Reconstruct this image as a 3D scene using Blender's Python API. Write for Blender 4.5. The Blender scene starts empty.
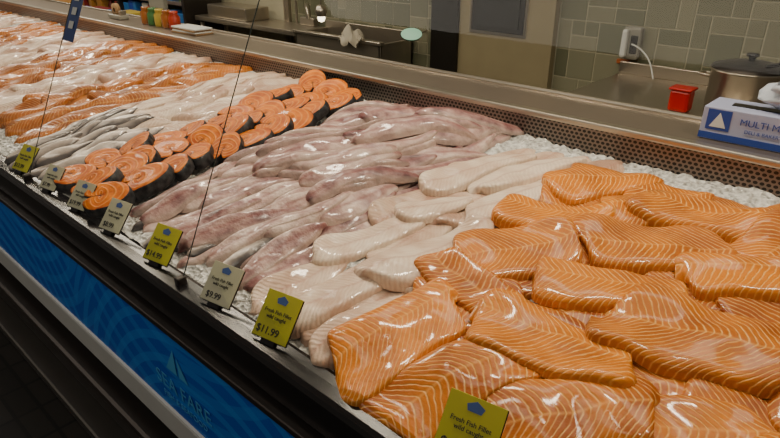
import bpy, math, random
import numpy as np
from mathutils import Vector, Matrix
random.seed(7); rng=np.random.default_rng(7)
R=random.uniform
# ------------------------------------------------------------ helpers
def link(o):
    bpy.context.scene.collection.objects.link(o); return o
def mat(name):
    m=bpy.data.materials.new(name); m.use_nodes=True
    nt=m.node_tree; b=nt.nodes['Principled BSDF']; return m,nt,b
def N(nt,t,**k):
    n=nt.nodes.new(t)
    for a,v in k.items(): setattr(n,a,v)
    return n
def M(nt,op,a,b=None,c=None,clamp=False):
    n=nt.nodes.new('ShaderNodeMath'); n.operation=op; n.use_clamp=clamp
    for i,x in enumerate((a,b,c)):
        if x is None: continue
        if isinstance(x,(int,float)): n.inputs[i].default_value=x
        else: nt.links.new(x,n.inputs[i])
    return n.outputs[0]
def MIX(nt,f,a,b):
    n=nt.nodes.new('ShaderNodeMix'); n.data_type='RGBA'
    for s,x in ((n.inputs[0],f),(n.inputs[6],a),(n.inputs[7],b)):
        if isinstance(x,(int,float)): s.default_value=x
        elif isinstance(x,tuple): s.default_value=(*x,1) if len(x)==3 else x
        else: nt.links.new(x,s)
    return n.outputs[2]
def RAMP(nt,f,stops):
    n=nt.nodes.new('ShaderNodeValToRGB'); nt.links.new(f,n.inputs[0])
    e=n.color_ramp.elements
    while len(e)<len(stops): e.new(.5)
    for i,(p,c) in enumerate(stops):
        e[i].position=p; e[i].color=(*c,1) if len(c)==3 else c
    return n.outputs[0]
def NOISE(nt,vec,scale,det=3,rough=.5):
    n=N(nt,'ShaderNodeTexNoise'); n.inputs['Scale'].default_value=scale
    n.inputs['Detail'].default_value=det; n.inputs['Roughness'].default_value=rough
    if vec is not None: nt.links.new(vec,n.inputs['Vector'])
    return n.outputs['Fac']
def CON(nt,x,lo,hi):
    n=N(nt,'ShaderNodeMapRange'); nt.links.new(x,n.inputs[0]); n.inputs[1].default_value=lo; n.inputs[2].default_value=hi
    return n.outputs[0]
def OBJ(nt): return N(nt,'ShaderNodeTexCoord').outputs['Object']
def BUMP(nt,b,h,st=.3,d=.01):
    n=N(nt,'ShaderNodeBump'); n.inputs['Strength'].default_value=st; n.inputs['Distance'].default_value=d
    nt.links.new(h,n.inputs['Height']); nt.links.new(n.outputs[0],b.inputs['Normal'])
def simple(name,col,rough=.5,metal=0,var=.12,scale=8,bump=0,coat=0,emit=0):
    m,nt,b=mat(name); v=OBJ(nt); f=NOISE(nt,v,scale)
    c=MIX(nt,f,tuple(x*(1-var) for x in col),tuple(min(1,x*(1+var)) for x in col))
    nt.links.new(c,b.inputs['Base Color']); b.inputs['Roughness'].default_value=rough
    b.inputs['Metallic'].default_value=metal; b.inputs['Coat Weight'].default_value=coat
    if bump: BUMP(nt,b,NOISE(nt,v,scale*12),bump,.002)
    if emit:
        b.inputs['Emission Color'].default_value=(*col,1); b.inputs['Emission Strength'].default_value=emit
    return m
def box(name,x0,x1,y0,y1,z0,z1,m,bev=.003,rot=None):
    cx,cy,cz=(x0+x1)/2,(y0+y1)/2,(z0+z1)/2; sx,sy,sz=(x1-x0)/2,(y1-y0)/2,(z1-z0)/2
    vs=[(a*sx,b*sy,c*sz) for a in(-1,1) for b in(-1,1) for c in(-1,1)]
    fs=[(0,1,3,2),(4,6,7,5),(0,4,5,1),(2,3,7,6),(0,2,6,4),(1,5,7,3)]
    me=bpy.data.meshes.new(name); me.from_pydata(vs,[],fs); me.materials.append(m)
    o=link(bpy.data.objects.new(name,me)); o.location=(cx,cy,cz)
    if rot: o.rotation_euler=rot
    if bev:
        md=o.modifiers.new('b','BEVEL'); md.width=min(bev,min(sx,sy,sz)*.9); md.segments=2
    return o
def lathe(name,prof,m,seg=32,loc=(0,0,0),rot=(0,0,0)):
    vs=[];fs=[]
    for r,z in prof:
        for i in range(seg):
            a=2*math.pi*i/seg; vs.append((r*math.cos(a),r*math.sin(a),z))
    for j in range(len(prof)-1):
        for i in range(seg):
            k=(i+1)%seg; fs.append((j*seg+i,j*seg+k,(j+1)*seg+k,(j+1)*seg+i))
    me=bpy.data.meshes.new(name); me.from_pydata(vs,[],fs); me.materials.append(m)
    for p in me.polygons: p.use_smooth=True
    o=link(bpy.data.objects.new(name,me)); o.location=loc; o.rotation_euler=rot
    return o
def tube(name,pts,r,m,smooth=True):
    c=bpy.data.curves.new(name,'CURVE'); c.dimensions='3D'; c.bevel_depth=r; c.bevel_resolution=3; c.use_fill_caps=True
    s=c.splines.new('NURBS' if smooth else 'POLY'); s.points.add(len(pts)-1)
    for i,p in enumerate(pts): s.points[i].co=(*p,1)
    if smooth: s.order_u=3; s.use_endpoint_u=True
    c.materials.append(m); return link(bpy.data.objects.new(name,c))
def text(name,s,size,m,loc,rot,ext=.0003,al='CENTER'):
    c=bpy.data.curves.new(name,'FONT'); c.body=s; c.size=size; c.extrude=ext; c.align_x=al
    c.materials.append(m); o=link(bpy.data.objects.new(name,c)); o.location=loc; o.rotation_euler=rot
    return o
def group(name,parts):
    e=link(bpy.data.objects.new(name,None)); e.empty_display_size=.1
    for p in parts: p.parent=e
    return e
def polymesh(name,vs,fs,m,smooth=False):
    me=bpy.data.meshes.new(name); me.from_pydata(vs,[],fs); me.materials.append(m)
    if smooth:
        for p in me.polygons: p.use_smooth=True
    return link(bpy.data.objects.new(name,me))
# ------------------------------------------------------------ camera
f=600.0; P=math.atan(289/f); A=math.atan(728/math.hypot(600,289))
cd=bpy.data.cameras.new('camera'); cd.sensor_width=36; cd.lens=36*f/780; cd.clip_start=.02
cam=link(bpy.data.objects.new('camera',cd)); cam.location=(0,0,1.6)
cam.rotation_euler=(math.pi/2-P,0,math.pi/2-A)
bpy.context.scene.camera=cam
# ------------------------------------------------------------ fish materials
def attr(nt,name):
    a=N(nt,'ShaderNodeAttribute',attribute_name=name); s=N(nt,'ShaderNodeSeparateXYZ')
    nt.links.new(a.outputs['Vector'],s.inputs[0]); return a.outputs['Vector'],s.outputs
def fishmat(name,kind):
    m,nt,b=mat(name); v,fu=attr(nt,'fuv'); _,fn=attr(nt,'fn'); ob=OBJ(nt)
    n1=NOISE(nt,ob,22,3); n2=NOISE(nt,ob,70,3); big=CON(nt,NOISE(nt,ob,14,2),.35,.65)
    rnd=fn[2]
    if kind in('salmon','orange'):
        y=M(nt,'SUBTRACT',fu[1],M(nt,'MULTIPLY',M(nt,'SUBTRACT',rnd,.5),.05))
        ch=M(nt,'POWER',M(nt,'ABSOLUTE',y),1.25)
        s=M(nt,'ADD',fu[0],M(nt,'MULTIPLY',ch,1.5))
        s=M(nt,'ADD',s,M(nt,'MULTIPLY',n1,.018))
        w=M(nt,'SINE',M(nt,'MULTIPLY',s,2*math.pi/.0118))
        w=M(nt,'POWER',M(nt,'MULTIPLY_ADD',w,.5,.5),6.0)
        w=M(nt,'MULTIPLY',w,M(nt,'MULTIPLY_ADD',CON(nt,n2,.3,.62),.7,.3),clamp=True)
        lo=(.27,.052,.0005) if kind=='salmon' else (.22,.05,.002)
        hi=(.66,.195,.001) if kind=='salmon' else (.52,.15,.008)
        t=M(nt,'ADD',M(nt,'MULTIPLY',big,.55),M(nt,'MULTIPLY',M(nt,'SUBTRACT',rnd,.15),.65),clamp=True)
        base=MIX(nt,t,lo,hi)
        c=MIX(nt,M(nt,'MULTIPLY',w,.72 if kind=='salmon' else .35),base,(1,.60,.20))
        e=M(nt,'MULTIPLY',M(nt,'SUBTRACT',M(nt,'ABSOLUTE',fn[1]),.84),6,clamp=True)
        c=MIX(nt,M(nt,'MULTIPLY',e,.22),c,(.75,.33,.06))
        sm=M(nt,'SUBTRACT',1,M(nt,'MULTIPLY',M(nt,'ABSOLUTE',y),260),clamp=True)
        c=MIX(nt,M(nt,'MULTIPLY',sm,.4),c,(.9,.45,.10))
        BUMP(nt,b,M(nt,'ADD',M(nt,'MULTIPLY',w,-.6),M(nt,'ADD',n2,n1)),.5,.004)
    elif kind=='white':
        t=M(nt,'ADD',M(nt,'MULTIPLY',big,.5),M(nt,'MULTIPLY',rnd,.55),clamp=True)
        c=RAMP(nt,t,[(.1,(.42,.26,.18)),(.4,(.60,.43,.32)),(.85,(.80,.67,.53))])
        s=M(nt,'ADD',fu[0],M(nt,'MULTIPLY',M(nt,'ABSOLUTE',fu[1]),.9))
        w=M(nt,'SINE',M(nt,'MULTIPLY',M(nt,'ADD',s,M(nt,'MULTIPLY',n1,.02)),2*math.pi/.012))
        w=M(nt,'MULTIPLY_ADD',w,.5,.5)
        c=MIX(nt,M(nt,'MULTIPLY',w,.18),c,(.42,.22,.16))
        sm=M(nt,'SUBTRACT',1,M(nt,'MULTIPLY',M(nt,'ABSOLUTE',fu[1]),160),clamp=True)
        c=MIX(nt,M(nt,'MULTIPLY',sm,.4),c,(.38,.16,.12))
        BUMP(nt,b,M(nt,'ADD',M(nt,'MULTIPLY',w,.35),M(nt,'ADD',n2,n1)),.5,.004)
    elif kind=='pink':
        t=M(nt,'ADD',M(nt,'MULTIPLY',CON(nt,n1,.32,.68),.6),M(nt,'MULTIPLY',rnd,.42),clamp=True)
        c=RAMP(nt,t,[(.08,(.12,.06,.065)),(.32,(.28,.155,.15)),(.58,(.45,.29,.255)),(.95,(.66,.52,.45))])
        sm=M(nt,'SUBTRACT',1,M(nt,'MULTIPLY',M(nt,'ABSOLUTE',fu[1]),130),clamp=True)
        c=MIX(nt,M(nt,'MULTIPLY',sm,.65),c,(.20,.055,.055))
        e=M(nt,'MULTIPLY',M(nt,'SUBTRACT',M(nt,'ABSOLUTE',fn[1]),.6),2.4,clamp=True)
        c=MIX(nt,M(nt,'MULTIPLY',e,.5),c,(.68,.57,.49))
        BUMP(nt,b,M(nt,'ADD',n2,n1),.6,.006)
    else:
        t=M(nt,'MULTIPLY_ADD',fn[1],.35,M(nt,'MULTIPLY_ADD',n1,.5,.25),clamp=True)
        c=RAMP(nt,t,[(.2,(.10,.09,.09)),(.5,(.42,.36,.32)),(.75,(.66,.59,.52))])
        BUMP(nt,b,n2,.3,.003)
        b.inputs['Metallic'].default_value=.25
    nt.links.new(c,b.inputs['Base Color'])
    b.inputs['Roughness'].default_value=.42
    b.inputs['Specular IOR Level'].default_value=.25
    b.inputs['Coat Weight'].default_value=.42; b.inputs['Coat Roughness'].default_value=.09
    return m
FM={k:fishmat(k+'_flesh',k) for k in('salmon','orange','white','pink','silver')}
# ------------------------------------------------------------ ice bed + heightmap
def bedz(x,y): return .93+.1*(y-.53)
GX0,GX1,GY0,GY1,RS=-6.2,.7,.515,1.545,.01
nx=int(round((GX1-GX0)/RS))+1; ny=int(round((GY1-GY0)/RS))+1
def blur(a,k):
    for ax in(0,1):
        for _ in range(2):
            p=np.pad(a,[(k,k) if i==ax else (0,0) for i in(0,1)],mode='edge')
            c=np.cumsum(p,axis=ax); c=np.concatenate([np.zeros_like(np.take(c,[0],axis=ax)),c],axis=ax)
            n=2*k+1
            a=(np.take(c,range(n,c.shape[ax]),axis=ax)-np.take(c,range(0,c.shape[ax]-n),axis=ax))/n
    return a
ice=blur(rng.random((nx,ny)),1)*.035+blur(rng.random((nx,ny)),6)*.08-.045
ice=np.clip(ice,-.01,.05)
H=ice.copy()
def samp(G,x,y):
    i=np.clip((x-GX0)/RS,0,nx-1.001); j=np.clip((y-GY0)/RS,0,ny-1.001)
    a=i.astype(int); b=j.astype(int); u=i-a; v=j-b
    return (G[a,b]*(1-u)*(1-v)+G[a+1,b]*u*(1-v)+G[a,b+1]*(1-u)*v+G[a+1,b+1]*u*v)
class Pile:
    def __init__(s,name,m): s.name=name; s.m=m; s.v=[];s.f=[];s.uv=[];s.fn=[];s.n=0
    def add(s,co,faces,uv,fn):
        s.v.append(co); s.f.append(faces+s.n); s.uv.append(uv); s.fn.append(fn); s.n+=len(co)
    def build(s):
        co=np.concatenate(s.v); fa=np.concatenate(s.f)
        me=bpy.data.meshes.new(s.name); me.from_pydata(co.tolist(),[],fa.tolist())
        me.materials.append(s.m)
        for nm,d in(('fuv',s.uv),('fn',s.fn)):
            a=me.attributes.new(nm,'FLOAT_VECTOR','POINT'); a.data.foreach_set('vector',np.concatenate(d).astype(np.float32).ravel())
        me.polygons.foreach_set('use_smooth',[True]*len(me.polygons))
        return link(bpy.data.objects.new(s.name,me))
def gridfaces(n,m):
    i,j=np.meshgrid(np.arange(n),np.arange(m),indexing='ij'); a=(i*(m+1)+j).ravel()
    return np.stack([a,a+m+1,a+m+2,a+1],1)
def wprof(u,kind):
    if kind=='cut': return (1-np.abs(2*u-1)**16)**.35*(1-.12*u)
    if kind=='tail': return (1-np.abs(2*u-1)**8)**.4*(1-.6*u**1.3)
    if kind=='flat': return (1-np.abs(2*u-1)**5)**.45*(1-.45*u**1.5)
    return np.sin(np.pi*np.clip(u,0,1)**.75)**.55*(1-.35*u)
def thick_prof(U,V,prof):
    if prof in('cut','tail','flat'):
        t=np.clip(1-np.abs(V)**10,0,1)**.5*np.clip(1-np.abs(2*U-1)**24,0,1)**.5*(1-.18*V*V)
        if prof!='cut': t=t*(1-.5*U)
        return t
    return np.clip(1-np.abs(V)**3.5,0,1)**.5*np.clip(1-np.abs(2*U-1)**9,0,1)**.5*(1-.5*U)
def fillet(pile,x,y,ang,L,W,T,prof='cut',bend=0,n=24,m=14,k=1,lump=.002,skew=None,rn=None):
    global H
    a=math.radians(ang); ca,sa=math.cos(a),math.sin(a)
    iu=np.linspace(0,1,n+1); u=(1-np.cos(np.pi*iu))/2; u=.7*u+.3*iu
    jv=np.linspace(-1,1,m+1); v=.72*np.sin(jv*np.pi/2)+.28*jv
    U,V=np.meshgrid(u,v,indexing='ij')
    sk=R(-.3,.3) if skew is None else skew
    thick=R(-.45,.45); ph=R(0,9)
    ww=W/2*np.maximum(wprof(U,prof),.02)*(1+.05*np.sin(U*9+ph)*np.sign(V))
    def local(U,V,ww): return (U-.5)*L+sk*V*W*.5, V*ww+bend*L*(np.sin(np.pi*U)-.6)
    lx,ly=local(U,V,ww)
    X=x+lx*ca-ly*sa; Y=y+lx*sa+ly*ca
    B=blur(H,k+1); base=samp(B,X,Y); raw=samp(H,X,Y)
    tt=thick_prof(U,V,prof)
    t=T*tt*(1+thick*V)
    t+=lump*np.sin(U*L*70+ph)*np.sin(V*3+ph*2)*tt
    Z=np.maximum(base+t,raw+.35*t)
    edge=tt<.02; Z=np.where(edge,base-.004,Z)
    co=np.stack([X,Y,bedz(X,Y)+Z],-1).reshape(-1,3)
    rr=R(0,1); rn=rr if rn is None else rn; off=R(0,5)
    uv=np.stack([U*L+off,V*ww,np.full_like(U,rn)],-1).reshape(-1,3)
    fn=np.stack([U,V,np.full_like(U,rn)],-1).reshape(-1,3)
    pile.add(co,gridfaces(n,m),uv,fn)
    ua=np.linspace(0.02,.98,int(L/RS*2)+2); va=np.linspace(-.97,.97,int(W/RS*2)+2)
    U2,V2=np.meshgrid(ua,va,indexing='ij')
    w2=W/2*np.maximum(wprof(U2,prof),.02); lx,ly=local(U2,V2,w2)
    X2=x+lx*ca-ly*sa; Y2=y+lx*sa+ly*ca
    t2=T*thick_prof(U2,V2,prof)*(1+thick*V2)
    Z2=np.maximum(samp(B,X2,Y2)+t2,samp(H,X2,Y2)+.35*t2)
    ii=np.rint((X2-GX0)/RS).astype(int); jj=np.rint((Y2-GY0)/RS).astype(int)
    ok=(ii>=0)&(ii<nx)&(jj>=0)&(jj<ny)
    np.maximum.at(H,(ii[ok],jj[ok]),Z2[ok])
piles=[]
def newpile(name,k):
    p=Pile(name,FM[k]); piles.append(p); return p
def rows(pile,x0,x1,dx,y0,y1,dy,ang,L,W,T,prof,jit=.025,aj=12,layers=1,**kw):
    for l in range(layers):
        for yy in np.arange(y1,y0-1e-6,-dy):
            for xx in np.arange(x0,x1+1e-6,dx):
                fillet(pile,xx+R(-jit,jit)+(l%2)*dx*.5,yy+R(-jit,jit),ang+R(-aj,aj),L*R(.85,1.12),W*R(.85,1.15),T*R(.8,1.2),prof,bend=R(-.07,.07),**kw)
rows(newpile('trout_fillets','orange'),-6.0,-5.2,.13,.66,1.45,.18,80,.24,.12,.02,'leaf',n=12,m=8)
rows(newpile('haddock_fillets','white'),-5.1,-4.65,.11,.66,1.45,.18,80,.26,.11,.02,'leaf',n=12,m=8)
rows(newpile('trout_fillets','orange'),-4.5,-3.95,.11,.66,1.45,.17,80,.24,.12,.02,'leaf',n=12,m=8)
rows(newpile('haddock_fillets','white'),-3.83,-3.48,.10,.64,1.45,.16,80,.27,.11,.022,'leaf',n=14,m=8,layers=2)
rows(newpile('trout_fillets','orange'),-3.33,-2.92,.10,.64,1.45,.15,80,.26,.11,.022,'leaf',n=14,m=8,layers=2)
rows(newpile('haddock_fillets','white'),-2.8,-2.62,.09,.62,1.42,.14,78,.26,.10,.022,'leaf',n=16,m=10,layers=2)
rows(newpile('trout_fillets','orange'),-2.52,-2.25,.10,.60,1.42,.14,74,.26,.11,.022,'leaf',n=16,m=10,layers=2)
rows(newpile('haddock_fillets','white'),-2.13,-1.87,.08,.80,1.45,.12,74,.26,.095,.02,'leaf',n=18,m=10,layers=2)
rows(newpile('herring_fillets','silver'),-2.13,-1.84,.05,.60,.80,.1,84,.2,.055,.014,'leaf',n=18,m=10,layers=2,aj=8)
# --- pink fillets
p_pink=newpile('catfish_fillets','pink')
rows(p_pink,-1.40,-.90,.062,.61,1.46,.11,80,.26,.078,.016,'leaf',aj=8)
rows(newpile('mackerel_fillets','silver'),-1.34,-.94,.09,.63,1.0,.12,82,.22,.06,.014,'leaf',aj=8)
rows(p_pink,-1.37,-.90,.070,.62,1.44,.11,72,.27,.068,.017,'leaf',aj=15)
for i in range(34):
    fillet(p_pink,R(-1.36,-.92),R(.95,1.45),R(48,75),R(.28,.38),R(.055,.085),.019,'leaf',bend=R(-.08,.08))
# --- white fillets
S=.955
p_cod=newpile('cod_fillets','white')
for x,y,a,L,W in [(-.86,1.36,82,.3,.12),(-.77,1.40,84,.26,.12),(-.68,1.44,84,.22,.12),(-.60,1.49,80,.16,.11),(-.87,.66,84,.24,.11),(-.79,.66,86,.25,.11),(-.70,.66,88,.24,.11),
    (-.88,1.06,82,.3,.11),(-.79,.92,86,.28,.12),(-.67,.90,86,.28,.12),(-.78,1.14,84,.28,.13),(-.67,1.14,80,.28,.12),(-.64,1.30,80,.24,.12)]:
    fillet(p_cod,x*S,y*S+.02,a,L,W,.014,'flat',bend=R(-.05,.05),n=26,m=16,lump=.0025,rn=R(0,.4))
for x,y,a,L,W in [(-.665,.63,82,.23,.09),(-.755,.68,80,.28,.10),(-.675,1.25,74,.42,.11),(-.71,.89,77,.33,.145),(-.86,.86,72,.29,.10),(-.82,1.04,62,.20,.09),(-.745,1.35,70,.34,.12),(-.855,1.28,72,.37,.105)]:
    fillet(p_cod,x*S,y*S+.02,a,L,W,.022,'flat',bend=R(-.05,.05),n=34,m=20,lump=.0025,rn=R(.55,1))
# --- salmon
p_sal=newpile('salmon_fillets','salmon')
for x in np.arange(-.5,.4,.15):
    for y in np.arange(1.38,.6,-.15):
        fillet(p_sal,x+R(-.02,.02)-(y-.6)*.03,y,R(0,60),.21,.16,.014,'cut',rn=R(.1,.3))
for x,y,a,L,W,pr in [(-.16,1.44,70,.2,.13,'cut'),(.02,1.42,40,.26,.15,'cut'),(.2,1.3,30,.26,.15,'cut'),
    (-.55,1.40,50,.3,.14,'tail'),(-.40,1.36,55,.28,.14,'tail'),(-.30,1.36,8,.28,.15,'cut'),(-.57,1.17,20,.25,.13,'cut'),(-.13,1.33,75,.2,.15,'cut'),
    (.1,1.15,20,.26,.16,'cut'),(-.34,1.18,28,.29,.16,'cut'),(-.14,1.18,30,.26,.12,'cut'),(-.56,1.0,52,.26,.18,'cut'),
    (-.35,.99,22,.27,.13,'cut'),(-.57,.84,-12,.22,.10,'cut'),(.08,.95,20,.26,.17,'cut'),(-.12,.73,30,.24,.16,'cut'),(-.26,.66,45,.25,.16,'cut'),(.03,.75,50,.22,.14,'cut'),
    (-.44,.61,68,.24,.14,'cut'),(-.585,.65,80,.26,.16,'cut'),(-.36,.78,8,.27,.16,'cut'),(-.17,.95,12,.29,.20,'cut')]:
    fillet(p_sal,x*S,y*S+.01,a,L,W,.0195,pr,bend=R(-.04,.04),n=38,m=28,k=1,lump=.0015,rn=R(.3,.95))
# --- steaks
m,nt,b=mat('salmon_steak'); v,fu=attr(nt,'fuv'); _,fn=attr(nt,'fn'); ob=OBJ(nt)
n1=CON(nt,NOISE(nt,ob,30,3),.3,.7)
ang=M(nt,'ARCTAN2',fu[1],fu[0])
w=M(nt,'SINE',M(nt,'MULTIPLY',M(nt,'ADD',fn[0],M(nt,'MULTIPLY',M(nt,'ABSOLUTE',M(nt,'SINE',ang)),.35)),24))
w=M(nt,'POWER',M(nt,'MULTIPLY_ADD',w,.5,.5),5)
c=MIX(nt,n1,(.38,.062,.0005),(.72,.19,.001)); c=MIX(nt,M(nt,'MULTIPLY',w,.35),c,(.9,.42,.10))
cen=M(nt,'SUBTRACT',1,M(nt,'MULTIPLY',fn[0],6),clamp=True); c=MIX(nt,cen,c,(.20,.06,.015))
slit=M(nt,'MULTIPLY',M(nt,'SUBTRACT',1,M(nt,'MULTIPLY',M(nt,'ABSOLUTE',fu[0]),300),clamp=True),M(nt,'LESS_THAN',fu[1],0))
c=MIX(nt,slit,c,(.10,.03,.01))
skin=MIX(nt,CON(nt,NOISE(nt,ob,60,2),.35,.7),(.007,.008,.010),(.05,.052,.055))
c=MIX(nt,M(nt,'MULTIPLY',M(nt,'SUBTRACT',fn[1],.3),20,clamp=True),c,skin)
nt.links.new(c,b.inputs['Base Color']); b.inputs['Roughness'].default_value=.5; b.inputs['Specular IOR Level'].default_value=.18; b.inputs['Coat Weight'].default_value=.1
BUMP(nt,b,M(nt,'ADD',w,n1),.35,.003)
p_st=Pile('salmon_steaks',m); piles.append(p_st)
gxx,gyy=np.meshgrid(GX0+np.arange(nx)*RS,GY0+np.arange(ny)*RS,indexing='ij')
def steak(x,y,ang,sz,T,tilt,tdir):
    seg=40; th=np.linspace(0,2*np.pi,seg,endpoint=False)
    r=sz*(1+.22*np.sin(th))*(1-.5*np.exp(-((np.angle(np.exp(1j*(th+np.pi/2))))/.2)**2))
    r=r*np.where(np.sin(th)<0,1.08,1)*(1+.04*np.sin(th*3+ang*5))
    ox,oy=.84*r*np.cos(th),r*np.sin(th)
    pr=[(.02,T*.95,0),(.25,T*1.03,0),(.5,T*1.0,0),(.75,T*1.02,0),(.88,T,0),(.93,T*.985,0),(.98,T*.9,1),(1.02,T*.5,1),(1,T*.12,1),(.95,0,1),(.4,0,1)]
    h0=float(samp(blur(H,4),np.array([x]),np.array([y]))[0])
    q=Matrix.Rotation(tilt,3,Vector((math.cos(tdir),math.sin(tdir),0)))@Matrix.Rotation(ang,3,'Z')
    q=np.array(q); V=[];U=[];F=[]
    for s,z,k in pr:
        loc=np.stack([ox*s,oy*s,np.full(seg,z)],1); V.append(loc@q.T)
        U.append(np.stack([ox*s,oy*s,np.zeros(seg)],1)); F.append(np.stack([np.full(seg,s),np.full(seg,k),np.zeros(seg)],1))
    V=np.concatenate(V)+np.array([x,y,bedz(x,y)+h0+.004+abs(math.sin(tilt))*sz*.3])
    i=np.arange(seg); k=(i+1)%seg; fs=np.concatenate([np.stack([j*seg+i,j*seg+k,(j+1)*seg+k,(j+1)*seg+i],1) for j in range(len(pr)-1)])
    p_st.add(V,fs[:,::-1],np.concatenate(U),np.concatenate(F))
    mk=((gxx-x)**2+(gyy-y)**2)<(sz*.75)**2; H[mk]=np.maximum(H[mk],h0+T*.55)
for y in np.arange(1.46,.57,-.088):
    for j,x in enumerate((-1.725,-1.615,-1.505)):
        steak(x+R(-.02,.02),y+R(-.02,.02)-j*.012,R(-1.4,1.4),R(.058,.072),R(.032,.040),R(.2,.5),R(-.6,.6))
fish=[p.build() for p in piles]
# ice mesh
m,nt,b=mat('crushed_ice'); ob=OBJ(nt)
vo=N(nt,'ShaderNodeTexVoronoi'); vo.inputs['Scale'].default_value=80; nt.links.new(ob,vo.inputs['Vector'])
c=MIX(nt,CON(nt,vo.outputs['Distance'],.1,.7),(.40,.40,.38),(.74,.74,.71)); nt.links.new(c,b.inputs['Base Color'])
b.inputs['Roughness'].default_value=.12; BUMP(nt,b,vo.outputs['Distance'],.9,.01)
iz=bedz(gxx,gyy)+ice-.004; iz+=rng.random(iz.shape)*.008
co=np.stack([gxx,gyy,iz],-1).reshape(-1,3)
iceo=polymesh('ice_bed',co.tolist(),gridfaces(nx-1,ny-1).tolist(),m,False)
# ------------------------------------------------------------ display case
black=simple('black_plastic',(.010,.009,.010),.22); steel=simple('stainless_steel',(.46,.41,.34),.3,.88,var=.1,scale=3)
dsteel=simple('dark_steel',(.07,.06,.055),.35,.8); white=simple('white_enamel',(.62,.63,.61),.35)
lsteel=simple('ledge_steel',(.27,.225,.185),.34,.75,var=.1,scale=2)
m,nt,b=mat('blue_wave_panel'); ob=OBJ(nt); sp=N(nt,'ShaderNodeSeparateXYZ'); nt.links.new(ob,sp.inputs[0])
def arcs(per,ox,cz,k):
    X=M(nt,'MULTIPLY',M(nt,'SUBTRACT',M(nt,'FRACT',M(nt,'ADD',M(nt,'DIVIDE',sp.outputs[0],per),ox)),.5),per)
    Z=M(nt,'SUBTRACT',sp.outputs[2],cz)
    d=M(nt,'SQRT',M(nt,'ADD',M(nt,'MULTIPLY',X,X),M(nt,'MULTIPLY',Z,Z)))
    return M(nt,'GREATER_THAN',M(nt,'SINE',M(nt,'MULTIPLY',d,k)),.35)
a1=arcs(1.3,.1,-.42,110); a2=arcs(.9,.55,.44,90)
c=MIX(nt,M(nt,'MULTIPLY',a1,.6),(.006,.12,.66),(.02,.28,.9)); c=MIX(nt,M(nt,'MULTIPLY',a2,.4),c,(.02,.32,.95))
nt.links.new(c,b.inputs['Base Color']); b.inputs['Roughness'].default_value=.4; b.inputs['Specular IOR Level'].default_value=.25
blue=m
m,nt,b=mat('perforated_steel'); ob=OBJ(nt); sp=N(nt,'ShaderNodeSeparateXYZ'); nt.links.new(ob,sp.inputs[0])
pz=M(nt,'MULTIPLY',sp.outputs[2],90); row=M(nt,'FLOOR',pz)
px=M(nt,'ADD',M(nt,'MULTIPLY',sp.outputs[0],70),M(nt,'MULTIPLY',row,.5))
fx=M(nt,'SUBTRACT',M(nt,'FRACT',px),.5); fz=M(nt,'SUBTRACT',M(nt,'FRACT',pz),.5)
d=M(nt,'ADD',M(nt,'MULTIPLY',fx,fx),M(nt,'MULTIPLY',fz,fz)); hole=M(nt,'LESS_THAN',d,.13)
c=MIX(nt,hole,(.27,.22,.19),(.006,.006,.006)); nt.links.new(c,b.inputs['Base Color'])
nt.links.new(M(nt,'SUBTRACT',.6,hole,clamp=True),b.inputs['Metallic']); b.inputs['Roughness'].default_value=.4
perf=m
m=bpy.data.materials.new('case_glass'); m.use_nodes=True; nt=m.node_tree; nt.nodes.clear()
tr=N(nt,'ShaderNodeBsdfTransparent'); tr.inputs[0].default_value=(.97,.975,.955,1); gl=N(nt,'ShaderNodeBsdfGlossy'); gl.inputs['Roughness'].default_value=.0
fr=N(nt,'ShaderNodeFresnel'); fr.inputs[0].default_value=1.27; mx=N(nt,'ShaderNodeMixShader'); ou=N(nt,'ShaderNodeOutputMaterial')
nt.links.new(fr.outputs[0],mx.inputs[0]); nt.links.new(tr.outputs[0],mx.inputs[1]); nt.links.new(gl.outputs[0],mx.inputs[2]); nt.links.new(mx.outputs[0],ou.inputs[0])
glass=m
XL,XR=-6.3,.8; LY=1.76
parts=[box('front_rim',XL,XR,.455,.52,.86,.945,black,.012),
 box('inner_sill',XL,XR,.515,.56,.86,.935,black,.006),
 box('blue_panel',XL,XR,.445,.47,.60,.845,blue,.002),
 box('panel_trim',XL,XR,.435,.468,.845,.86,dsteel,.003),
 box('white_strip',XL,XR,.438,.47,.515,.60,white,.008),
 box('kick_recess',XL,XR,.50,.55,.0,.515,black,.003),
 box('bumper_rail',XL,XR,.40,.47,.40,.47,dsteel,.012),
 box('bumper_shelf',XL,XR,.36,.5,.30,.33,simple('bumper_metal',(.11,.10,.09),.4,.8),.008),
 box('tub',XL,XR,.52,1.56,.70,.86,dsteel,.003),
 box('back_body',XL,XR,1.56,LY-.03,.0,1.105,simple('case_back',(.2,.2,.18),.5,.3),.003),
 box('perforated_air_grille',XL,XR,1.548,1.565,.98,1.115,perf,0),
 box('grille_top_lip',XL,XR,1.53,1.565,1.112,1.13,steel,.005),
 box('service_ledge',XL,XR,1.55,LY,1.105,1.128,lsteel,.008),
 box('ledge_rear_rail',XL,XR,LY-.005,LY+.012,1.09,1.138,steel,.006),
 box('end_panel',XR,XR+.03,.44,LY,0,1.13,white,.005)]
def gp(t,x): return (x,.488+.26*t,.94+.54*t)
def pane(name,x0,x1,t0=0,t1=1.32,mm=None,off=0):
    a=[gp(t0,x0),gp(t0,x1),gp(t1,x1),gp(t1,x0)]
    a=[(p[0],p[1]-off*.9,p[2]+off*.43) for p in a]
    return polymesh(name,a,[(0,1,2,3)],mm or glass)
for i,(a,c) in enumerate([(-6.2,-5.27),(-5.26,-4.42),(-4.41,-3.57),(-3.56,-2.725),(-2.72,-1.884),(-1.876,-1.034),(-1.026,.75)]): parts.append(pane('glass_pane_%d'%i,a,c))
seal=simple('glass_edge',(.03,.045,.04),.2)
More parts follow.
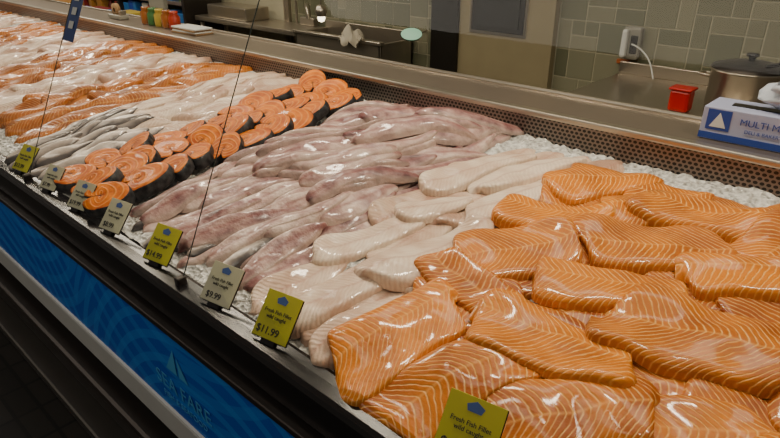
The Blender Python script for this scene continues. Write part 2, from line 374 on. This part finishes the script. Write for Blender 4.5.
for i,x in enumerate((-1.03,-1.88,-2.72,-3.565,-4.415)):
    parts.append(tube('glass_joint_%d'%i,[gp(0,x),gp(1.32,x)],.0013,seal,False))
    parts.append(box('glass_clamp_%d'%i,x-.008,x+.008,.478,.5,.925,.96,dsteel,.003))
sb=simple('sign_blue',(.015,.05,.2),.4)
parts.append(pane('glass_sign',-1.872,-1.80,.70,1.25,sb,.002))
for i in range(7):
    t0=.76+i*.065; parts.append(pane('sign_letter_%d'%i,-1.852,-1.822,t0,t0+.035,white,.004))
parts.append(iceo)
W2=simple('print_pale_blue',(.10,.42,.80),.5)
parts+=[text('logo_text','SEA FARE',.055,W2,(-1.02,.4425,.665),(math.pi/2,0,0)),
      text('logo_text_small','FISH & SEAFOOD',.024,W2,(-1.02,.4425,.635),(math.pi/2,0,0)),
      polymesh('logo_sail_a',[(-1.03,.443,.73),(-1.03,.443,.80),(-1.075,.443,.73)],[(0,1,2)],W2),
      polymesh('logo_sail_b',[(-1.02,.443,.73),(-1.02,.443,.785),(-.985,.443,.73)],[(0,1,2)],W2)]
case=group('fish_display_case',parts)
# ------------------------------------------------------------ price tags
yel=simple('yellow_card',(.46,.44,.02),.5,var=.05); wc=simple('white_card',(.50,.49,.34),.5,var=.05); ink=simple('ink',(.015,.015,.02),.6); bink=simple('blue_ink',(.04,.09,.3),.6)
def tag(x,y,z,card,w,h,price,rz=.18,tilt=-.72):
    P_=[]
    P_.append(box('holder',-w/2-.0012,w/2+.0012,.0012,.004,-.002,h*.99,black,.001))
    P_.append(box('card',-w/2,w/2,-.0012,.001,0,h,card,.0006))
    P_.append(text('price',price,h*.22,ink,(-w*.1,-.0022,h*.1),(math.pi/2,0,0)))
    P_.append(text('label','Fresh Fish Fillet\nwild caught',h*.115,ink,(0,-.0022,h*.54),(math.pi/2,0,0)))
    P_.append(polymesh('crest',[(-w*.12,-.002,h*.76),(w*.12,-.002,h*.76),(w*.16,-.002,h*.86),(0,-.002,h*.94),(-w*.16,-.002,h*.86)],[(0,1,2,3,4)],bink))
    P_.append(box('foot',-w*.2,w*.2,-.001,.010,-.010,.0,black,.001))
    e=link(bpy.data.objects.new('price_tag',None)); e.empty_display_size=.05
    for p in P_: p.parent=e
    e.location=(x,y,z); e.rotation_euler=(tilt,0,rz); return e
for x,y,card,w,h,pr in [(-.33,.50,yel,.085,.085,'$16.99'),(-.735,.487,yel,.078,.085,'$11.99'),(-.905,.487,wc,.078,.078,'$9.99'),(-1.14,.49,yel,.078,.082,'$14.99'),
    (-1.36,.49,wc,.074,.078,'$8.99'),(-1.55,.49,wc,.074,.074,'$19.99'),(-1.74,.49,wc,.07,.07,'$7.99'),(-1.95,.49,yel,.078,.082,'$12.99'),(-2.35,.495,wc,.07,.07,'$9.99'),(-2.7,.495,wc,.07,.07,'$9.99')]:
    tag(x,y,.953,card,w,h,pr)
# ------------------------------------------------------------ room
WY=3.2
tiles_m,nt,b=mat('glazed_wall_tile'); a=N(nt,'ShaderNodeAttribute',attribute_name='tv'); ob=OBJ(nt)
c=RAMP(nt,a.outputs['Fac'],[(0,(.13,.135,.085)),(.5,(.175,.175,.115)),(1,(.24,.23,.155))])
nt.links.new(c,b.inputs['Base Color']); b.inputs['Roughness'].default_value=.35; BUMP(nt,b,NOISE(nt,ob,9),.1,.01)
grout=simple('grout',(.42,.39,.28),.8)
wall=box('wall_back',-9.5,1.6,WY,WY+.12,0,2.9,grout,0)
u=.078; X0,Z0=-2.51-u*19,.3; cols=66; rws=24; occ=np.zeros((cols,rws),bool); vs=[];fs=[];tv=[]
occ[19:30,:]=True
for j in range(rws):
    for i in range(cols):
        if occ[i,j]: continue
        opts=[(2,2),(2,2),(1,1),(2,1),(1,2)]; random.shuffle(opts)
        for (w_,h_) in opts+[(1,1)]:
            if i+w_<=cols and j+h_<=rws and not occ[i:i+w_,j:j+h_].any(): break
        occ[i:i+w_,j:j+h_]=True
        x0,x1,z0,z1=X0+i*u+.0025,X0+(i+w_)*u-.0025,Z0+j*u+.0025,Z0+(j+h_)*u-.0025
        if x1>1.55: continue
        n0=len(vs); d=.002
        vs+=[(x0,WY,z0),(x1,WY,z0),(x1,WY,z1),(x0,WY,z1),(x0+d,WY-.004,z0+d),(x1-d,WY-.004,z0+d),(x1-d,WY-.004,z1-d),(x0+d,WY-.004,z1-d)]
        fs+=[(n0+4,n0+5,n0+6,n0+7),(n0,n0+1,n0+5,n0+4),(n0+1,n0+2,n0+6,n0+5),(n0+2,n0+3,n0+7,n0+6),(n0+3,n0,n0+4,n0+7)]
        tv+=[R(0,1)]*8
to=polymesh('wall_tiles',vs,fs,tiles_m); at=to.data.attributes.new('tv','FLOAT','POINT'); at.data.foreach_set('value',tv); to.parent=wall
to.matrix_parent_inverse=Matrix.Translation(-Vector(wall.location))
floorm,nt,b=mat('dark_floor_tile'); br=N(nt,'ShaderNodeTexBrick'); br.inputs['Scale'].default_value=3; br.offset=0
br.inputs['Color1'].default_value=(.02,.018,.016,1); br.inputs['Color2'].default_value=(.03,.026,.022,1); br.inputs['Mortar'].default_value=(.01,.01,.01,1)
nt.links.new(OBJ(nt),br.inputs['Vector']); nt.links.new(br.outputs[0],b.inputs['Base Color']); b.inputs['Roughness'].default_value=.4
box('floor',-9.5,1.6,-1.6,WY,-.1,0,floorm,0)
box('trim_1',X0-.07,X0-.005,WY-.03,WY,0,2.9,steel,.004)
beige=simple('door_beige',(.27,.225,.13),.5); dk=simple('door_frame_dark',(.012,.010,.008),.35); pane_m=simple('dark_window',(.012,.012,.010),.5)
group('door_1',[box('post_left',-2.51,-2.30,3.13,3.19,0,2.2,dk,.004),box('leaf',-2.30,-1.68,3.15,3.19,0,2.2,beige,.002),box('post_right',-1.68,-1.652,3.14,3.19,0,2.2,beige,.002),
  box('window_frame',-2.20,-1.84,3.135,3.155,1.055,1.8,dk,.004),box('window_pane',-2.17,-1.87,3.128,3.14,1.085,1.77,pane_m,.001),box('window_reveal',-2.215,-1.825,3.14,3.152,1.04,1.82,steel,.002)])
def table(name,x0,x1,y0,y1,z):
    ps=[box('top',x0,x1,y0,y1,z-.035,z,steel,.008),box('backsplash',x0,x1,y1-.02,y1,z,z+.06,steel,.004),box('front_apron',x0+.01,x1-.01,y0+.005,y0+.03,z-.14,z-.036,steel,.004),box('undershelf',x0+.03,x1-.03,y0+.04,y1-.03,.25,.28,steel,.004)]
    for i,(a,c) in enumerate(((x0+.04,y0+.04),(x1-.04,y0+.04),(x0+.04,y1-.06),(x1-.04,y1-.06))):
        ps.append(lathe('leg_%d'%i,[(.0,0),(.018,0),(.018,z-.03),(0,z-.03)],steel,12,(a,c,0)))
    return group(name,ps)
table('stainless_work_table',-1.25,.5,2.50,3.15,.93)
sx0,sx1,sy0,sy1=-3.55,-2.70,2.86,3.18
sink=[box('basin_front',sx0,sx1,sy0,sy0+.02,.62,.94,steel,.006),box('basin_left',sx0,sx0+.02,sy0,sy1,.62,.94,steel,.004),box('basin_right',sx1-.02,sx1,sy0,sy1,.62,.94,steel,.004),
 box('basin_back',sx0,sx1,sy1-.02,sy1,.62,.99,steel,.004),box('basin_bottom',sx0+.02,sx1-.02,sy0+.02,sy1-.02,.62,.64,steel,.002),
 box('drainboard',-4.9,sx0,sy0,sy1-.02,.90,.94,steel,.006),box('rim_front',sx0-.01,sx1+.01,sy0-.015,sy0+.03,.93,.955,steel,.006)]
for i,(a,c) in enumerate(((-4.85,sy0+.04),(sx1-.04,sy0+.04),(-4.85,sy1-.05),(sx1-.04,sy1-.04))): sink.append(lathe('leg_%d'%i,[(0,0),(.02,0),(.02,.63 if i%2 else .9),(0,.63 if i%2 else .9)],steel,12,(a,c,0)))
sink.append(tube('faucet_spout',[(-3.7,3.13,.97),(-3.7,3.13,1.06),(-3.68,3.1,1.10),(-3.55,2.98,1.10),(-3.5,2.95,1.08),(-3.5,2.95,1.02)],.014,steel))
sink.append(tube('faucet_riser',[(-3.85,3.13,.94),(-3.85,3.13,1.22),(-3.8,3.1,1.28),(-3.7,3.0,1.14)],.010,steel))
sink.append(box('faucet_body',-3.78,-3.62,3.10,3.15,.94,1.0,steel,.008))
sink.append(box('side_cabinet',-4.75,-4.2,2.9,3.13,.941,1.04,steel,.008))
clothm=simple('towel',(.46,.42,.34),.9,bump=.4); n=24; vs=[];fs=[]
for i in range(n+1):
    for j in range(n+1):
        s=i/n;t=j/n; a=abs(s-.5)*2
        vs.append((-3.06+.20*t+.02*math.sin(s*9),sy0+.006+.05*(s-.5)*2+.012*math.sin(t*17+s*3),.965-.06*max(0,a-.3)+.02*math.sin(t*13+s*6)+.06*(1-a)*math.sin(math.pi*t)))
for i in range(n):
    for j in range(n): k=i*(n+1)+j; fs.append((k,k+1,k+n+2,k+n+1))
sink.append(polymesh('dish_towel',vs,fs,clothm,True))
group('stainless_sink',sink)
px_,py_=-.57,2.74
pot=[lathe('body',[(0,0),(.13,0),(.135,.01),(.135,.16),(.141,.165),(.141,.172),(.133,.172)],steel,40,(px_,py_,.931)),
 lathe('lid',[(.139,.173),(.135,.182),(.08,.198),(.02,.204),(0,.204)],dsteel,40,(px_,py_,.931)),
 lathe('lid_knob',[(0,.204),(.012,.204),(.012,.217),(.024,.222),(.022,.232),(0,.235)],black,20,(px_,py_,.931)),
 tube('handle_left',[(px_-.13,2.72,1.06),(px_-.175,2.70,1.065),(px_-.175,2.78,1.065),(px_-.13,2.76,1.06)],.007,steel),
 tube('ladle',[(px_+.07,2.68,1.13),(px_+.14,2.62,1.16),(px_+.24,2.57,1.2)],.008,black)]
group('stock_pot',pot)
red=simple('red_plastic',(.50,.01,.006),.35)
group('red_tub',[box('body',-.795,-.715,2.55,2.62,.931,1.02,red,.012),box('rim',-.80,-.71,2.545,2.625,1.017,1.028,red,.004)])
grey=simple('phone_grey',(.26,.25,.21),.4)
ph=[box('body',-1.26,-1.17,3.14,3.19,1.0,1.16,grey,.012),box('handset',-1.255,-1.225,3.105,3.14,1.01,1.15,white,.012),box('keypad',-1.215,-1.18,3.132,3.142,1.03,1.12,dk,.003),
 box('jack_plate',-1.29,-1.22,3.18,3.195,.965,.99,simple('orange_plate',(.4,.1,.02),.5),.004),
 tube('cord',[(-1.2,3.12,1.08),(-1.17,3.1,1.08),(-1.12,3.1,1.05),(-1.07,3.08,1.0),(-1.04,3.05,.94)],.004,white)]
group('wall_phone',ph)
bw=simple('carton_white',(.33,.36,.52),.5); bb=simple('carton_blue',(.015,.05,.28),.5)
bx0,bx1,by0,by1,bz=-.41,-.10,1.60,1.72,1.129
pk=[box('carton',bx0,bx1,by0,by1,bz,bz+.08,bw,.002),box('blue_band',bx0-.0005,bx1+.0005,by0-.001,by0+.01,bz+.002,bz+.018,bb,0),
 polymesh('sail_patch',[(bx0+.012,by0-.0012,bz+.026),(bx0+.066,by0-.0012,bz+.026),(bx0+.066,by0-.0012,bz+.076),(bx0+.012,by0-.0012,bz+.076)],[(0,1,2,3)],bb),
 polymesh('sail',[(bx0+.02,by0-.002,bz+.033),(bx0+.058,by0-.002,bz+.033),(bx0+.04,by0-.002,bz+.07)],[(0,1,2)],white),
 text('carton_text','MULTI MASTER',.022,bb,(bx0+.16,by0-.002,bz+.048),(math.pi/2,0,0)),
 text('carton_text_small','DELI & BAKERY TISSUE',.012,bb,(bx0+.16,by0-.002,bz+.03),(math.pi/2,0,0)),
 box('slot',bx0+.05,bx1-.05,by0+.045,by0+.075,bz+.0795,bz+.082,dk,0)]
vs=[];fs=[];n=24
for i in range(n+1):
    for j in range(n+1):
        a=2*math.pi*j/n; r=.048*(.35+1.0*math.sin(math.pi*(i/n)*.8))*(1+.2*math.sin(3*a+i*.4)+.12*math.sin(7*a+i*.7))
        vs.append((-.2+r*1.5*math.cos(a),by0+.06+r*math.sin(a)*.8,bz+.08+.07*i/n+.008*math.sin(5*a)))
for i in range(n):
    for j in range(n): k=i*(n+1)+j; fs.append((k,k+1,k+n+2,k+n+1))
pk.append(polymesh('tissue_sheet',vs,fs,simple('tissue',(.42,.46,.53),.6),True))
group('tissue_carton',pk)
# shelves with goods
sh=[];cols_=[(.35,.03,.01),(.015,.05,.3),(.4,.3,.04),(.4,.38,.33),(.04,.14,.04),(.2,.015,.015),(.35,.16,.03),(.02,.12,.35)]
cm=[simple('package_%d'%i,c,.4) for i,c in enumerate(cols_)]
SX1=-4.95
for i,z in enumerate((.35,.57,.79,1.01,1.23,1.45)): sh.append(box('shelf_board_%d'%i,-9.0,SX1,2.8,3.15,z,z+.03,white if i%2==0 else steel,.003))
for i,x in enumerate((-9.0,-7.6,-6.2,-4.97)): sh.append(box('upright_%d'%i,x,x+.04,2.79,3.16,0,1.9,dsteel,.003))
for z in (.60,.82,1.04,1.26):
    x=-8.9
    while x<-5.1:
        w=R(.06,.13); h=R(.10,.17); k=random.choice(cm)
        if not any(abs(x+w/2-ux-.02)<w/2+.03 for ux in(-7.6,-6.2)):
            if random.random()<.5:
                r=w*.38; sh.append(lathe('bottle',[(0,0),(r,0),(r,h*.6),(r*.4,h*.78),(r*.4,h),(0,h)],k,14,(x+w/2,2.9,z)))
            else: sh.append(box('packet',x,x+w*.92,2.82,2.97,z,z+h,k,.004))
        x+=w
group('stocked_shelf_unit',sh)
PZ=.86
group('prep_counter',[box('top',-7.2,-4.3,2.2,2.65,PZ-.03,PZ,steel,.006),box('cabinet',-7.15,-4.35,2.24,2.62,0,PZ-.03,dsteel,.004)])
group('counter_scale',[box('base',-4.95,-4.7,2.3,2.5,PZ+.001,PZ+.05,white,.01),box('platter',-4.98,-4.67,2.28,2.52,PZ+.055,PZ+.065,steel,.004),box('display_post',-4.85,-4.81,2.5,2.53,PZ+.05,PZ+.18,grey,.004),box('display',-4.95,-4.71,2.49,2.53,PZ+.17,PZ+.25,grey,.008)])
group('packed_trays',[box('tray_%d'%i,-7.1+i*.3,-7.1+i*.3+.26,2.28,2.5,PZ+.001,PZ+.001+R(.08,.18),cm[(0,3,6,1,5,7,2)[i]],.01) for i in range(7)])
# things standing on the service ledge further along the case
LZ=1.129
kraft=simple('kraft_paper',(.28,.17,.08),.8); clear=simple('jar_amber',(.30,.10,.02),.15,coat=.5)
group('deli_paper_stack',[box('sheet_%d'%i,-2.98+R(-.01,.01),-2.76+R(-.01,.01),1.60,1.70,LZ+i*.008,LZ+i*.008+.007,(kraft,white)[i%2],.001,(0,0,R(-.06,.06))) for i in range(4)])
group('sauce_jars',[lathe('jar_%d'%i,[(0,0),(.028,0),(.03,.01),(.03,.06),(.02,.075),(.022,.078),(.022,.09),(0,.09)],(clear,cm[4],cm[2],clear,cm[0])[i],20,(-3.35+i*.075,1.66,LZ)) for i in range(5)])
group('tape_dispenser',[box('base',-3.75,-3.60,1.62,1.68,LZ,LZ+.025,grey,.006),lathe('roll',[(.012,-.012),(.035,-.012),(.035,.012),(.012,.012)],kraft,24,(-3.69,1.65,LZ+.05),(math.pi/2,0,0)),box('cutter',-3.625,-3.605,1.63,1.67,LZ+.02,LZ+.05,steel,.002)])
group('orange_sign',[box('board',-7.9,-7.3,2.3,2.32,.93,1.35,simple('sign_orange',(.5,.06,.008),.5),.004),box('stand',-7.65,-7.55,2.32,2.34,0,1.2,dsteel,.003)])
bulb=simple('lamp_bulb',(1,.85,.6),.4,emit=5); gb=simple('green_reflection_glow',(.30,.55,.38),.3,emit=.6)  # gb: green glow imitating a light reflected in the case glass
group('wall_spot_lamp',[lathe('bulb',[(0,-.03),(.02,-.022),(.028,0),(.02,.022),(0,.03)],bulb,20,(-3.3,2.9,1.05)),lathe('shade',[(.03,0),(.045,.03),(.03,.07),(0,.08)],steel,20,(-3.3,2.9,1.06)),tube('stem',[(-3.3,2.9,1.13),(-3.3,2.9,2.88)],.006,steel,False)])
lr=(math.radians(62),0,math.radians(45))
L1=lathe('lens',[(0,.006),(.03,.005),(.05,0)],gb,28,(-2.56,3.0,1.005),lr); L2=lathe('shade',[(.052,.0),(.05,-.02),(.025,-.05),(0,-.055)],dsteel,28,(-2.56,3.0,1.005),lr)  # added glowing disc and backing, in place of a ceiling-light reflection
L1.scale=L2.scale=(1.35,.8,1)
group('green_reflection_disc',[L1,L2,tube('added_arm',[(-2.58,3.03,1.0),(-2.6,3.1,.98),(-2.6,3.19,1.0)],.006,steel)])  # made-up fitting on an added arm; stands for a reflection, no lamp here
box('ceiling',-9.5,1.6,-1.6,WY,2.9,2.98,simple('ceiling_paint',(.2,.19,.17),.9),0)
# ------------------------------------------------------------ lights
def area(name,loc,sx,sy,p,col=(1,.86,.66),rot=(0,0,0)):
    l=bpy.data.lights.new(name,'AREA'); l.shape='RECTANGLE'; l.size=sx; l.size_y=sy; l.energy=p; l.color=col
    o=link(bpy.data.objects.new(name,l)); o.location=loc; o.rotation_euler=rot; return o
for i,x in enumerate((-5.2,-4.2,-3.2,-2.2,-1.3,-.6,.2)): area('case_light',(x,1.3,2.15),.3,.06,8)
area('ceiling_light',(-1.5,-.6,2.8),3,.4,14,(1,.92,.80)); area('ceiling_light',(-5,-.4,2.8),3,.4,12,(1,.92,.80))
area('kitchen_light',(-1.0,2.1,2.7),1.8,.3,11,(1,.90,.70)); area('kitchen_light',(-3.6,2.1,2.7),1.8,.3,15,(1,.90,.70)); area('kitchen_light',(-6.3,2.0,2.7),2.6,.3,45,(1,.90,.74))
w=bpy.data.worlds.new('world'); bpy.context.scene.world=w; w.use_nodes=True
w.node_tree.nodes['Background'].inputs[0].default_value=(.9,.79,.66,1); w.node_tree.nodes['Background'].inputs[1].default_value=.13
